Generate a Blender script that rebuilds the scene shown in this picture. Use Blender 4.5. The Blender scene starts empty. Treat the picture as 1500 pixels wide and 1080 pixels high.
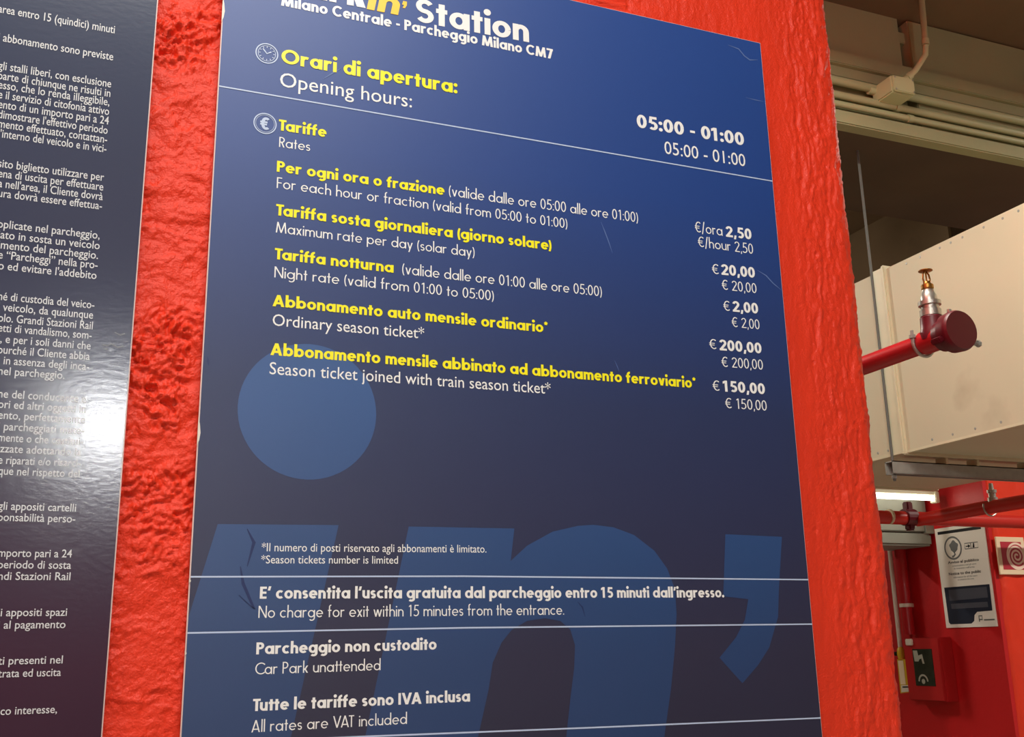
import bpy, bmesh, math, random
import numpy as np
from mathutils import Vector, Matrix
from mathutils.geometry import delaunay_2d_cdt
S = bpy.context.scene
COL = S.collection
random.seed(7); rng = np.random.default_rng(11)
PI = math.pi

# ------------------------------------------------------------------ camera
EYE = 1.6; DIST = 1.4894; F = 1546.0846
YAW, PITCH, ROLL = -0.38849021, 0.25895695, -0.01990295
RM = Matrix.Rotation(YAW, 3, 'Z') @ Matrix.Rotation(PI/2 + PITCH, 3, 'X') @ Matrix.Rotation(ROLL, 3, 'Z')
CAMP = Vector((0, -DIST, EYE))
cam = bpy.data.cameras.new('camera'); co = bpy.data.objects.new('camera', cam); COL.objects.link(co)
cam.sensor_width = 36; cam.lens = F/1500*36; cam.clip_start = .05
co.matrix_world = Matrix.Translation(CAMP) @ RM.to_4x4()
S.camera = co
# ------------------------------------------------------------------ world, exposure
W = bpy.data.worlds.new('world'); S.world = W; W.use_nodes = True
W.node_tree.nodes['Background'].inputs[0].default_value = (1.0, .93, .82, 1)
W.node_tree.nodes['Background'].inputs[1].default_value = .25
S.view_settings.view_transform = 'Standard'; S.view_settings.look = 'None'
S.view_settings.gamma = 1; S.view_settings.use_curve_mapping = False
S.view_settings.exposure = 0.0
# lamps of the car park, the last four added for their light: (x, y, z, length along x, length along y, watts, colour) - each one a batten built below
LAMPS = [
    (.15, -1.55, 3.95, 1.25, .14, 68, (1, .97, .91), 'batten lamp above and behind the viewer, nearest the red column'),
    (-2.2, -1.6, 3.95, 1.25, .14, 45, (1, .94, .84), 'batten lamp to the left of the boards, behind the viewer'),
    (1.75, .55, 3.9, .9, .14, 42, (1, .95, .84), 'added batten lamp beside the column, brightening the duct and painted beam'),  # added to brighten the duct face and the beam
    (5.3, .6, 3.9, .9, .14, 95, (1, .93, .80), 'added batten lamp beyond the duct, brightening the red pier'),  # added to light the front of the pier
    (-3.2, -5.4, 3.95, 1.25, .14, 105, (1, .94, .84), 'added unseen batten lamp lighting the far wall behind the viewer'),  # added out of view to light the back wall and its red dado
    (2.0, 5.6, 3.7, 1.25, .14, 45, (1, .93, .80), 'added batten lamp far down the aisle, hidden behind the column'),  # added out of sight to light the far end
]

def ray(u, v):
    return RM @ Vector(((u-750)/F, -(v-540)/F, -1))
def hit(u, v, axis, val):            # where the sight line of a photo pixel meets the plane axis = val
    d = ray(u, v); i = 'xyz'.index(axis)
    return CAMP + d*((val-CAMP[i])/d[i])

# ------------------------------------------------------------------ helpers
def srgb(c):
    return tuple(((x/255)/12.92 if x/255 <= .04045 else ((x/255+.055)/1.055)**2.4) for x in c) + (1,)
def mat(name, c, rough=.6, metal=0, spec=.5, noise=0, nscale=20, bump=0, bscale=60, emit=None, coat=0, coat_rough=.1, stain=None):
    m = bpy.data.materials.new(name); m.use_nodes = True
    nt = m.node_tree; N = nt.nodes; L = nt.links; b = N['Principled BSDF']
    b.inputs['Base Color'].default_value = srgb(c); b.inputs['Roughness'].default_value = rough
    b.inputs['Metallic'].default_value = metal; b.inputs['Specular IOR Level'].default_value = spec
    b.inputs['Coat Weight'].default_value = coat; b.inputs['Coat Roughness'].default_value = coat_rough
    if emit: b.inputs['Emission Color'].default_value = srgb(emit[0]); b.inputs['Emission Strength'].default_value = emit[1]
    g = N.new('ShaderNodeNewGeometry')
    if noise:
        n = N.new('ShaderNodeTexNoise'); n.inputs['Scale'].default_value = nscale; n.inputs['Detail'].default_value = 6
        L.new(g.outputs['Position'], n.inputs['Vector'])
        r = N.new('ShaderNodeValToRGB'); r.color_ramp.elements[0].position = .3; r.color_ramp.elements[1].position = .7
        a = srgb(c)
        r.color_ramp.elements[0].color = tuple(x*(1-noise) for x in a[:3])+(1,)
        r.color_ramp.elements[1].color = tuple(min(1, x*(1+noise)) for x in a[:3])+(1,)
        L.new(n.outputs['Fac'], r.inputs[0]); src = r.outputs[0]
        if stain:
            n2 = N.new('ShaderNodeTexNoise'); n2.inputs['Scale'].default_value = stain[1]; n2.inputs['Detail'].default_value = 4
            L.new(g.outputs['Position'], n2.inputs['Vector'])
            r2 = N.new('ShaderNodeValToRGB'); r2.color_ramp.elements[0].position = stain[2]; r2.color_ramp.elements[1].position = stain[2]+.1
            r2.color_ramp.elements[0].color = (0, 0, 0, 1); r2.color_ramp.elements[1].color = (stain[3],)*3+(1,)
            mx = N.new('ShaderNodeMix'); mx.data_type = 'RGBA'
            L.new(n2.outputs['Fac'], r2.inputs[0]); L.new(r2.outputs[0], mx.inputs['Factor'])
            L.new(src, mx.inputs['A']); mx.inputs['B'].default_value = srgb(stain[0]); src = mx.outputs['Result']
        L.new(src, b.inputs['Base Color'])
    if bump:
        n = N.new('ShaderNodeTexNoise'); n.inputs['Scale'].default_value = bscale; n.inputs['Detail'].default_value = 4
        L.new(g.outputs['Position'], n.inputs['Vector'])
        bp = N.new('ShaderNodeBump'); bp.inputs['Strength'].default_value = bump; bp.inputs['Distance'].default_value = .004
        L.new(n.outputs['Fac'], bp.inputs['Height']); L.new(bp.outputs[0], b.inputs['Normal'])
    return m
M = {}
M['red_paint'] = mat('red_paint', (230, 58, 30), .42, noise=.05, nscale=6, bump=.4, bscale=340, spec=.32)
M['red_wall'] = mat('red_wall', (196, 22, 26), .45, noise=.05, nscale=3, bump=.3, bscale=40)
M['red_pipe'] = mat('red_pipe', (176, 30, 36), .3, noise=.04, nscale=8)
M['red_pipe_bright'] = mat('red_pipe_bright', (200, 40, 30), .35)
M['dark_red'] = mat('dark_red', (92, 12, 26), .4, noise=.04, nscale=30)
M['red_steel'] = mat('red_steel', (178, 32, 34), .35)
M['duct'] = mat('duct_board', (202, 193, 164), .6, noise=.05, nscale=1.6, stain=((150, 128, 100), 3.2, .66, .35))
M['duct_under'] = M['duct']
M['seam'] = mat('seam_strip', (212, 204, 172), .5, noise=.06, nscale=9)
M['rod_steel'] = mat('rod_steel', (96, 98, 92), .6)
M['galv'] = mat('galvanised', (158, 158, 150), .45, .2, noise=.08, nscale=40)
M['beam'] = mat('beam_paint', (158, 155, 116), .75, noise=.08, nscale=2.2, bump=.4, bscale=25, stain=((110, 84, 70), 2.4, .62, .35))
M['ceiling'] = mat('ceiling_concrete', (120, 98, 72), .85, noise=.12, nscale=1.8, bump=.5, bscale=12, stain=((80, 62, 46), 2.0, .6, .5))
M['floor'] = mat('floor_concrete', (160, 154, 142), .5, noise=.1, nscale=2)
M['conduit'] = mat('conduit_paint', (178, 176, 134), .45)
M['box'] = mat('box_plastic', (200, 198, 152), .45)
M['white_pvc'] = mat('white_pvc', (225, 216, 200), .4)
M['edge'] = mat('panel_core', (226, 200, 192), .4)
M['brass'] = mat('brass', (176, 130, 64), .35, .9)
M['steel'] = mat('steel', (190, 188, 178), .35, .8)
M['black'] = mat('black_ink', (22, 24, 30), .4)
M['grey_ink'] = mat('grey_ink', (110, 112, 112), .4)
M['navy_ink'] = mat('navy_ink', (34, 40, 58), .4)
M['slate_ink'] = mat('slate_ink', (78, 80, 92), .4)
M['notice'] = mat('notice_sheet', (238, 232, 224), .35)
M['cream'] = mat('cream_sheet', (246, 224, 190), .4)
M['pink_ink'] = mat('sign_red', (186, 50, 66), .4)
M['pale_ink'] = mat('pale_ink', (250, 222, 206), .4)
M['yellow_tag'] = mat('yellow_tag', (214, 176, 40), .4)
M['glass'] = mat('cabinet_glass', (46, 50, 40), .12, noise=.25, nscale=22)
M['tube'] = mat('lamp_tube', (255, 250, 235), .4, emit=((255, 248, 228), 7))
M['housing'] = mat('lamp_housing', (222, 216, 190), .5)
M['grey_steel'] = mat('grey_steel', (138, 140, 130), .5, .1, noise=.06, nscale=4)

def flat_print(name, c, rough=.3):
    return mat(name, c, rough, spec=.5)
M['white_print'] = flat_print('white_print', (244, 244, 240), .35)
M['yellow_print'] = flat_print('yellow_print', (254, 243, 34), .35)
M['dim_print'] = flat_print('dim_print', (212, 214, 216), .35)
M['gold_print'] = flat_print('gold_print', (254, 204, 30), .35)
M['pale_blue_print'] = flat_print('pale_blue_print', (190, 206, 232), .35)

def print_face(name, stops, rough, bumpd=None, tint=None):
    """printed sheet: ink colour runs down the height of the sheet (a printed gradient, on the left board with reflected veil mixed in)"""
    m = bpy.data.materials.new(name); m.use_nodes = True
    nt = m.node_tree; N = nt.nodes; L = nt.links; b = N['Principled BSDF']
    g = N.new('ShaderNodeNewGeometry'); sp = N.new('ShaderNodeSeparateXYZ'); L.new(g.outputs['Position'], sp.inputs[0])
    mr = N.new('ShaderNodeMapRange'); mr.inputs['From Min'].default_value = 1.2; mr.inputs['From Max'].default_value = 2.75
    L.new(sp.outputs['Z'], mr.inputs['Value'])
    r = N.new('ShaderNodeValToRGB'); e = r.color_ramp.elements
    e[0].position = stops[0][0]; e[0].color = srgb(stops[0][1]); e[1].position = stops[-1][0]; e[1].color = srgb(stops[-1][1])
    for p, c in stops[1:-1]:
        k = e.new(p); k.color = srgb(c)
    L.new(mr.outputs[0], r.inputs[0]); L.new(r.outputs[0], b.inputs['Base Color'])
    b.inputs['Roughness'].default_value = rough; b.inputs['Specular IOR Level'].default_value = .5
    if bumpd:
        st, scs = bumpd
        mp = N.new('ShaderNodeMapping'); mp.inputs['Scale'].default_value = scs; L.new(g.outputs['Position'], mp.inputs['Vector'])
        n = N.new('ShaderNodeTexNoise'); n.inputs['Scale'].default_value = 1; n.inputs['Detail'].default_value = 3; L.new(mp.outputs[0], n.inputs['Vector'])
        bp = N.new('ShaderNodeBump'); bp.inputs['Strength'].default_value = st; bp.inputs['Distance'].default_value = .001
        L.new(n.outputs['Fac'], bp.inputs['Height']); L.new(bp.outputs[0], b.inputs['Normal'])
    return m
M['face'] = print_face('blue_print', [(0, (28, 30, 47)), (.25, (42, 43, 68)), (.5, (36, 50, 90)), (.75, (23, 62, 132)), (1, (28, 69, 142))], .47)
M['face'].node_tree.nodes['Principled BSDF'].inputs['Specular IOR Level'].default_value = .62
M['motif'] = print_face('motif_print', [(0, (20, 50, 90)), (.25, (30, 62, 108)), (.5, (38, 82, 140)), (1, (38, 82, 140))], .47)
M['motif'].node_tree.nodes['Principled BSDF'].inputs['Specular IOR Level'].default_value = .75
M['face2_veil'] = print_face('dark_print', [(0, (42, 34, 46)), (.25, (62, 44, 60)), (.5, (56, 58, 80)), (1, (66, 76, 98))], .18, (.12, (90, 90, 150)))  # grey and reddish reflections of the aisle are put into these ink colours

def mesh_obj(name, verts, faces, m, parent=None, smooth=False):
    me = bpy.data.meshes.new(name); me.from_pydata([tuple(v) for v in verts], [], faces); me.materials.append(M[m])
    if smooth: me.polygons.foreach_set('use_smooth', [True]*len(me.polygons))
    o = bpy.data.objects.new(name, me); COL.objects.link(o)
    if parent: o.parent = parent; o.matrix_parent_inverse = parent.matrix_world.inverted()
    return o
def bobj(name, bm, m, parent=None, smooth=False):
    bmesh.ops.recalc_face_normals(bm, faces=bm.faces)
    me = bpy.data.meshes.new(name); bm.to_mesh(me); bm.free(); me.materials.append(M[m])
    if smooth:
        me.polygons.foreach_set('use_smooth', [True]*len(me.polygons))
        try: me.set_sharp_from_angle(angle=math.radians(40))
        except Exception: pass
    o = bpy.data.objects.new(name, me); COL.objects.link(o)
    if parent: o.parent = parent; o.matrix_parent_inverse = parent.matrix_world.inverted()
    return o
def empty(name, loc, label, cat, group=None):
    o = bpy.data.objects.new(name, None); o.empty_display_size = .05; COL.objects.link(o); o.location = loc
    o.matrix_world = Matrix.Translation(loc)
    o['label'] = label; o['category'] = cat
    if group: o['group'] = group
    return o
def tag(o, label, cat, group=None):
    o['label'] = label; o['category'] = cat
    if group: o['group'] = group
    return o
def struct(o, label=None):
    o['kind'] = 'structure'
    if label: o['label'] = label
    return o
def box(bm, x0, x1, y0, y1, z0, z1, bev=0):
    r = bmesh.ops.create_cube(bm, size=1, matrix=Matrix.Translation(((x0+x1)/2, (y0+y1)/2, (z0+z1)/2)) @ Matrix.Diagonal((abs(x1-x0), abs(y1-y0), abs(z1-z0), 1)))
    if bev:
        es = list({e for v in r['verts'] for e in v.link_edges})
        bmesh.ops.bevel(bm, geom=es, offset=bev, segments=2, affect='EDGES')
    return bm
def tube(bm, pts, r, seg=14, cap=True):
    """round bar through points; r is a number or one radius per point"""
    pts = [Vector(p) for p in pts]; rs = r if isinstance(r, (list, tuple)) else [r]*len(pts)
    rings = []; up = None
    for i, p in enumerate(pts):
        t = (pts[min(i+1, len(pts)-1)]-pts[max(i-1, 0)]).normalized()
        if up is None: up = t.orthogonal().normalized()
        up = (up - t*up.dot(t)).normalized(); s = t.cross(up)
        rings.append([bm.verts.new(p + (up*math.cos(a)+s*math.sin(a))*rs[i]) for a in [2*PI*k/seg for k in range(seg)]])
    for a, b in zip(rings, rings[1:]):
        for k in range(seg): bm.faces.new((a[k], a[(k+1) % seg], b[(k+1) % seg], b[k]))
    if cap: bm.faces.new(rings[0][::-1]); bm.faces.new(rings[-1])
    return bm
def lathe(bm, base, axis, prof, seg=20):
    """solid of revolution: prof = [(distance along axis, radius)]; sharp profile"""
    base = Vector(base); t = Vector(axis).normalized(); up = t.orthogonal().normalized(); s = t.cross(up); rings = []
    for d, r in prof:
        rings.append([bm.verts.new(base + t*d + (up*math.cos(a)+s*math.sin(a))*r) for a in [2*PI*k/seg for k in range(seg)]])
    for a, b in zip(rings, rings[1:]):
        for k in range(seg): bm.faces.new((a[k], a[(k+1) % seg], b[(k+1) % seg], b[k]))
    bm.faces.new(rings[0][::-1]); bm.faces.new(rings[-1])
    return bm

# ------------------------------------------------------------------ value-noise fields for the rough render
def vnoise(x, y, seed):
    xi = np.floor(x).astype(np.int64); yi = np.floor(y).astype(np.int64); xf = x-xi; yf = y-yi
    u = xf*xf*(3-2*xf); v = yf*yf*(3-2*yf)
    def h(a, b):
        n = (a*374761393 + b*668265263 + seed*1442695041) & 0xffffffff
        n = ((n ^ (n >> 13))*1274126177) & 0xffffffff
        return ((n ^ (n >> 16)) & 0xffffff)/0xffffff
    return (h(xi, yi)*(1-u)+h(xi+1, yi)*u)*(1-v)+(h(xi, yi+1)*(1-u)+h(xi+1, yi+1)*u)*v
def fbm(x, y, seed, octs=4, gain=.5):
    t = 0; a = 1; n = 0
    for o in range(octs):
        t = t + a*vnoise(x*2**o+17*o, y*2**o-9*o, seed+o); n += a; a *= gain
    return t/n - .5

# ------------------------------------------------------------------ red rendered column (front face y = +.014)
def build_column():
    XR = 1.339; YF = .022; R = .032
    xs = np.concatenate([np.arange(-1.2, .02, .04), np.arange(.02, .17, .0018), np.arange(.17, .86, .02), np.arange(.86, XR-R, .0026)])
    arc = np.linspace(0, PI/2, 16)[1:]
    px = np.concatenate([xs, XR-R+R*np.sin(arc), np.full(30, XR), [XR, XR]])
    py = np.concatenate([np.full(len(xs), YF), YF+R-R*np.cos(arc), YF+R+.004*np.arange(1, 31), [YF+.4, YF+.75]])
    nx = np.concatenate([np.zeros(len(xs)), np.sin(arc), np.ones(32)]); ny = np.concatenate([-np.ones(len(xs)), -np.cos(arc), np.zeros(32)])
    s = np.concatenate([[0], np.cumsum(np.hypot(np.diff(px), np.diff(py)))]) + px[0]
    zs = np.concatenate([np.arange(0, 1.4, .1), np.arange(1.4, 2.93, .0026), np.arange(2.95, 4.17, .1)])
    Sx, Z = np.meshgrid(s, zs)
    u = (Z-1.4)/1.3                                # 0 at the lower picture edge, 1 at the upper
    wx = fbm(Sx*26, Z*26, 101, 3)*.035; wz = fbm(Sx*26+9, Z*26, 111, 3)*.035
    A = Sx+wx; Bz = Z+wz
    big = fbm(A*22, Bz*34, 3, 3)                   # trowel-dragged swellings
    lump = 1-np.abs(fbm(A*62, Bz*95, 8, 3, .55))*5 # crusty ridges
    lump = np.clip(lump, -.6, 1)
    crumb = np.clip(fbm(A*120, Bz*170, 90, 3, .6)*3, -.5, 1)
    patch = np.clip(fbm(Sx*11, Z*8, 21, 2)*5+.4, .1, 1)*np.clip(.35+u*1.0, .35, 1.05)
    dl = big*(.006+.009*np.clip(u, 0, 1)) + (lump*.0044+crumb*.0078)*patch + fbm(Sx*210, Z*260, 95, 3, .6)*.0034
    A = Sx+wx*.45; Bz = Z+wz*.6
    right = fbm(A*85, Bz*20, 5, 4, .62); ridge = np.clip(1-np.abs(fbm(A*95, Bz*19, 30, 3))*6, 0, 1)
    dr = right*.0078 + ridge*.0018 + fbm(Sx*210, Z*110, 97, 3, .6)*.0032 - np.clip(fbm(Sx*75, Z*75, 60, 2)*6-2.0, 0, 1)*.006
    k = np.clip((Sx-.6)/.4, 0, 1)
    smooth = np.clip((Sx-1.175)/.06, .30, 1)      # the face beside the panel is flatter than the corner
    d = dl*(1-k) + dr*smooth*k
    d = np.clip(d, -.016, .0155)
    X = px[None, :]+nx[None, :]*d; Y = py[None, :]+ny[None, :]*d + 0*Z
    V = np.stack([X, Y, Z], -1).reshape(-1, 3); h, w = Z.shape
    i = np.arange(h*w).reshape(h, w)
    Fq = np.stack([i[:-1, :-1], i[:-1, 1:], i[1:, 1:], i[1:, :-1]], -1).reshape(-1, 4)
    me = bpy.data.meshes.new('column'); me.vertices.add(len(V)); me.vertices.foreach_set('co', V.ravel())
    me.loops.add(Fq.size); me.loops.foreach_set('vertex_index', Fq.ravel().astype(np.int32))
    me.polygons.add(len(Fq)); me.polygons.foreach_set('loop_start', (np.arange(len(Fq))*4).astype(np.int32))
    me.update(calc_edges=True); me.validate(); me.materials.append(M['red_paint'])
    me.polygons.foreach_set('use_smooth', [True]*len(me.polygons))
    o = bpy.data.objects.new('wall_front', me); COL.objects.link(o); struct(o)
    bm = bmesh.new(); box(bm, -1.2, XR-.002, YF+.01+.7, YF+.75, 0, 4.16)
    c = bobj('backing', bm, 'red_paint', o)
build_column()

# ------------------------------------------------------------------ room
ZC = EYE+2.5632
bm = bmesh.new(); box(bm, -9, 9, -12, 10, -.1, 0); struct(bobj('floor', bm, 'floor'))
bm = bmesh.new(); box(bm, -9, 9, -12, 10, ZC, ZC+.2); struct(bobj('ceiling', bm, 'ceiling'))
bm = bmesh.new(); box(bm, -9, 9, 9.8, 10, 0, ZC); struct(bobj('wall_far', bm, 'beam'))
bm = bmesh.new(); box(bm, -9, 9, -7.4, -7.2, 0, ZC); wb = struct(bobj('wall_back', bm, 'beam'))
bm = bmesh.new(); box(bm, -9, 9, -7.2, -7.18, 0, EYE+1.05); bobj('painted_dado', bm, 'red_wall', wb)
bm = bmesh.new(); box(bm, -9, -8.8, -12, 10, 0, ZC); struct(bobj('wall_left', bm, 'ceiling'))
XW = 4.5
yn = 4.3-DIST
bm = bmesh.new(); box(bm, XW, XW+.2, yn+.012, 9.8, 0, EYE+.95); wr = struct(bobj('wall_right', bm, 'red_wall'))
bm = bmesh.new(); box(bm, XW, XW+.2, yn+.012, 9.8, EYE+.95, ZC); bobj('upper_wall', bm, 'ceiling', wr)

# ------------------------------------------------------------------ pixel helper for the panel plane
def on_panel(u, v): p = hit(u, v, 'y', 0); return p.x, p.z

# ------------------------------------------------------------------ geometric lettering (strokes, circles and bars)
def stroke(pts, w, h):
    pts = np.array(pts, float); n = len(pts); t = np.zeros_like(pts)
    t[1:-1] = pts[2:]-pts[:-2]; t[0] = pts[1]-pts[0]; t[-1] = pts[-1]-pts[-2]
    t /= np.hypot(t[:, 0], t[:, 1])[:, None]; nn = np.stack([-t[:, 1], t[:, 0]], 1)*[w/2, h/2]
    a = pts+nn; b = pts-nn
    return [[tuple(a[i]), tuple(b[i]), tuple(b[i+1]), tuple(a[i+1])] for i in range(n-1)]
def arc(cx, cy, rx, ry, a0, a1, n=None):
    n = n or max(4, int(abs(a1-a0)/12))
    return [(cx+rx*math.cos(math.radians(a)), cy+ry*math.sin(math.radians(a))) for a in np.linspace(a0, a1, n+1)]
def bar(x0, y0, x1, y1): return [[(x0, y0), (x1, y0), (x1, y1), (x0, y1)]]
def slant(p, q, t): return [[(p[0], p[1]), (p[0]+t, p[1]), (q[0]+t, q[1]), (q[0], q[1])]]
def disc(cx, cy, r, n=16): return [arc(cx, cy, r, r, 0, 360-360/n, n-1)]
def glyph(c, B):
    """returns polygons and advance width, cap height = 1.  B = bold?"""
    w, h, X = (.228, .185, .71) if B else (.105, .092, .62)
    bw = X*(1.02 if B else 1.0); dw = .66 if B else .53; A = 1.06; D = -.29; t = w*1.08
    rx, ry = (bw-w)/2, (X-h)/2; cx, cy = bw/2, X/2
    ring = lambda ox=0: stroke(arc(cx+ox, cy, rx, ry, 0, 360, 28), w, h)
    nw = (.64 if B else .52); P = []; W_ = bw
    def S_(H, Wd, ox=0):
        Rx = (Wd-w)/2; Ry = (H-h)/4; mx = ox+Wd/2
        p = arc(mx, H-h/2-Ry, Rx, Ry, 28, 270, 14)+arc(mx, h/2+Ry, Rx, Ry, 90, -152, 14)[1:]
        return stroke(p, w*.92, h)
    if c in 'oeca': pass
    if c == 'o': P = ring()
    elif c == 'a': P = ring()+bar(bw-.8*w, 0, bw+.2*w, X); W_ = bw+.2*w
    elif c == 'à': P, W_ = glyph('a', B)[0]+slant((bw*.45, X+.08), (bw*.2, X+.32), t), bw+.2*w
    elif c == 'b': P = ring(.2*w)+bar(0, 0, w, A); W_ = bw+.2*w
    elif c == 'd': P = ring()+bar(bw-.8*w, 0, bw+.2*w, A); W_ = bw+.2*w
    elif c == 'p': P = ring(.2*w)+bar(0, D, w, X); W_ = bw+.2*w
    elif c == 'q': P = ring()+bar(bw-.8*w, D, bw+.2*w, X); W_ = bw+.2*w
    elif c == 'g':
        xs = bw-.3*w; P = ring()+bar(xs-w/2, .0, xs+w/2, X)
        P += stroke([(xs, .05)]+arc(xs-rx*.9, -.03, rx*.9, -D-.03-h/2, 0, -140, 12), w, h); W_ = bw+.2*w
    elif c == 'c': P = stroke(arc(cx, cy, rx, ry, 48, 312, 20), w, h); W_ = bw*.88
    elif c == 'e': P = stroke(arc(cx, cy, rx, ry, 0, 318, 24), w, h)+bar(w*.5, cy-h*.42, bw-w*.02, cy+h*.42)
    elif c == 'è': P = glyph('e', B)[0]+slant((bw*.5, X+.08), (bw*.25, X+.32), t)
    elif c == 'i': P = bar(0, 0, w, X)+disc(w/2, X+.2+w*.25, w*.62); W_ = w
    elif c == 'l': P = bar(0, 0, w, A); W_ = w
    elif c == 'h' or c == 'n' or c == 'm':
        def arch(ox, ww): r = (ww-w)/2; return stroke([(ox+ww-w/2, 0), (ox+ww-w/2, X-h/2-r*1.02)]+arc(ox+ww/2, X-h/2-r*1.02, r, r*1.02, 0, 180, 14)[1:], w, h)
        if c == 'm':
            m1 = nw*(.93 if B else .92); P = bar(0, 0, w, X)+arch(0, m1)+arch(m1-w, m1); W_ = 2*m1-w
        else: P = bar(0, 0, w, A if c == 'h' else X)+arch(0, nw); W_ = nw
    elif c == 'u':
        r = (nw-w)/2; P = bar(nw-w, 0, nw, X)+stroke([(w/2, X), (w/2, h/2+r*1.02)]+arc(nw/2, h/2+r*1.02, r, r*1.02, 180, 360, 14)[1:], w, h); W_ = nw
    elif c == 'r':
        r = nw*.42; P = bar(0, 0, w, X)+stroke(arc(w/2+r*.9, X-h/2-r*.85, r*.9, r*.85, 165, 62, 10), w, h); W_ = w/2+r*1.45
    elif c == 's': W_ = .5 if B else .4; P = S_(X, W_)
    elif c == 'S': W_ = .68 if B else .55; P = S_(1.0, W_)
    elif c == 't': W_ = .42 if B else .3; P = bar(W_/2-w/2, 0, W_/2+w/2, .92)+bar(0, X-h, W_, X)
    elif c == 'f':
        W_ = .44 if B else .34; x = W_*.42; r = w*.5+.09
        P = stroke([(x, 0), (x, A-h/2-r)]+arc(x+r, A-h/2-r, r, r, 180, 85, 8)[1:], w, h)+bar(x-w/2-.09, X-h, x+w/2+.13, X)
    elif c == 'v': W_ = .66 if B else .5; P = slant((W_/2-t/2, 0), (0, X), t)+slant((W_/2-t/2, 0), (W_-t, X), t)
    elif c == 'y': W_ = .68 if B else .52; P = slant((W_/2-t*.5, 0), (0, X), t)+slant((W_/2-t/2-(W_/2-t/2)*(-D/X), D), (W_-t, X), t)
    elif c == 'w': W_ = .98 if B else .8; q = (W_-t)/4; P = slant((q, 0), (0, X), t)+slant((q, 0), (2*q, X), t)+slant((3*q, 0), (2*q, X), t)+slant((3*q, 0), (4*q, X), t)
    elif c == 'x': W_ = .66 if B else .48; P = slant((0, 0), (W_-t*1.1, X), t*1.1)+slant((W_-t*1.1, 0), (0, X), t*1.1)
    elif c == 'z': W_ = .56 if B else .44; P = bar(0, 0, W_, h)+bar(0, X-h, W_, X)+slant((0, h*.5), (W_-t*1.2, X-h*.5), t*1.2)
    elif c == 'k': W_ = .64 if B else .46; P = bar(0, 0, w, A)+slant((W_-t*1.25, 0), (w*.95-.02, X*.62), t*1.2)+slant((w*.8-.02, X*.38), (W_-t*1.3, X), t*1.2)
    elif c == 'j': W_ = w; P = bar(0, D, w, X)+disc(w/2, X+.2+w*.25, w*.62)
    elif c in 'AV':
        W_ = .92 if B else .72; m = W_/2-t/2; a, b = (0, 1) if c == 'A' else (1, 0)
        P = slant((0, a), (m, b), t)+slant((W_-t, a), (m, b), t)
        if c == 'A': P += bar(W_*.2, .2, W_*.8, .2+h)
    elif c == 'M':
        W_ = 1.1 if B else .92; m = W_/2-t/2; q = .1; P = slant((0, 0), (q, 1), t)+slant((W_-t, 0), (W_-t-q, 1), t)+slant((m, 0.02), (q, 1), t)+slant((m, .02), (W_-t-q, 1), t)
    elif c == 'N': W_ = .84 if B else .72; P = bar(0, 0, w, 1)+bar(W_-w, 0, W_, 1)+slant((W_-t*1.1, 0), (0, 1), t*1.1)
    elif c == 'E': W_ = .56 if B else .46; P = bar(0, 0, w, 1)+bar(0, 0, W_, h)+bar(0, .5-h/2, W_*.96, .5+h/2)+bar(0, 1-h, W_, 1)
    elif c == 'F': W_ = .54 if B else .44; P = bar(0, 0, w, 1)+bar(0, .5-h/2, W_*.93, .5+h/2)+bar(0, 1-h, W_, 1)
    elif c == 'T': W_ = .62 if B else .48; P = bar(W_/2-w/2, 0, W_/2+w/2, 1)+bar(0, 1-h, W_, 1)
    elif c == 'I': W_ = w; P = bar(0, 0, w, 1)
    elif c in 'PR':
        W_ = .64 if B else .5; ph = .58 if c == 'P' else .55; r = (ph-h)/2; xa = W_-w/2-r*.95
        P = bar(0, 0, w, 1)+stroke([(w/2, 1-h/2), (xa, 1-h/2)]+arc(xa, 1-h/2-r, r*.95, r, 90, -90, 14)[1:]+[(w/2, 1-ph+h/2)], w, h)
        if c == 'R': P += slant((W_-t*1.05, 0), (W_*.42-t*.4, 1-ph+h*.6), t*1.05)
    elif c == 'C': W_ = .88 if B else .72; P = stroke(arc(.5, .5, .5-w/2, .5-h/2, 44, 316, 26), w, h)
    elif c == 'O': W_ = 1.08 if B else .96; P = stroke(arc(W_/2, .5, (W_-w)/2, .5-h/2, 0, 360, 36), w, h)
    elif c == 'U': W_ = .7; r = (W_-w)/2; P = stroke([(w/2, 1), (w/2, r)]+arc(W_/2, r+h/2, r, r, 180, 360)+[(W_-w/2, 1)], w, h)
    elif c == 'L': W_ = .5; P = bar(0, 0, w, 1)+bar(0, 0, W_, h)
    elif c == '0': W_ = dw; P = stroke(arc(dw/2, .5, (dw-w)/2, .5-h/2, 0, 360, 28), w, h)
    elif c == '1': W_ = dw*.8; x = W_*.74; P = bar(x-w, 0, x, 1)+[[(x-w*.9, 1), (x-w*.9, 1-h*1.2), (x-w-(.17 if B else .13), .88-h*1.0), (x-w-(.17 if B else .13), .9)]]
    elif c == '2':
        W_ = dw; r = (dw-w)/2; P = stroke(arc(dw/2, 1-h/2-r, r, r, 170, -38, 14)+[(w*.55, h*.55)], w, h)+bar(0, 0, W_, h)
    elif c == '5':
        W_ = dw; r = .5*(.64-h)
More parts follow.
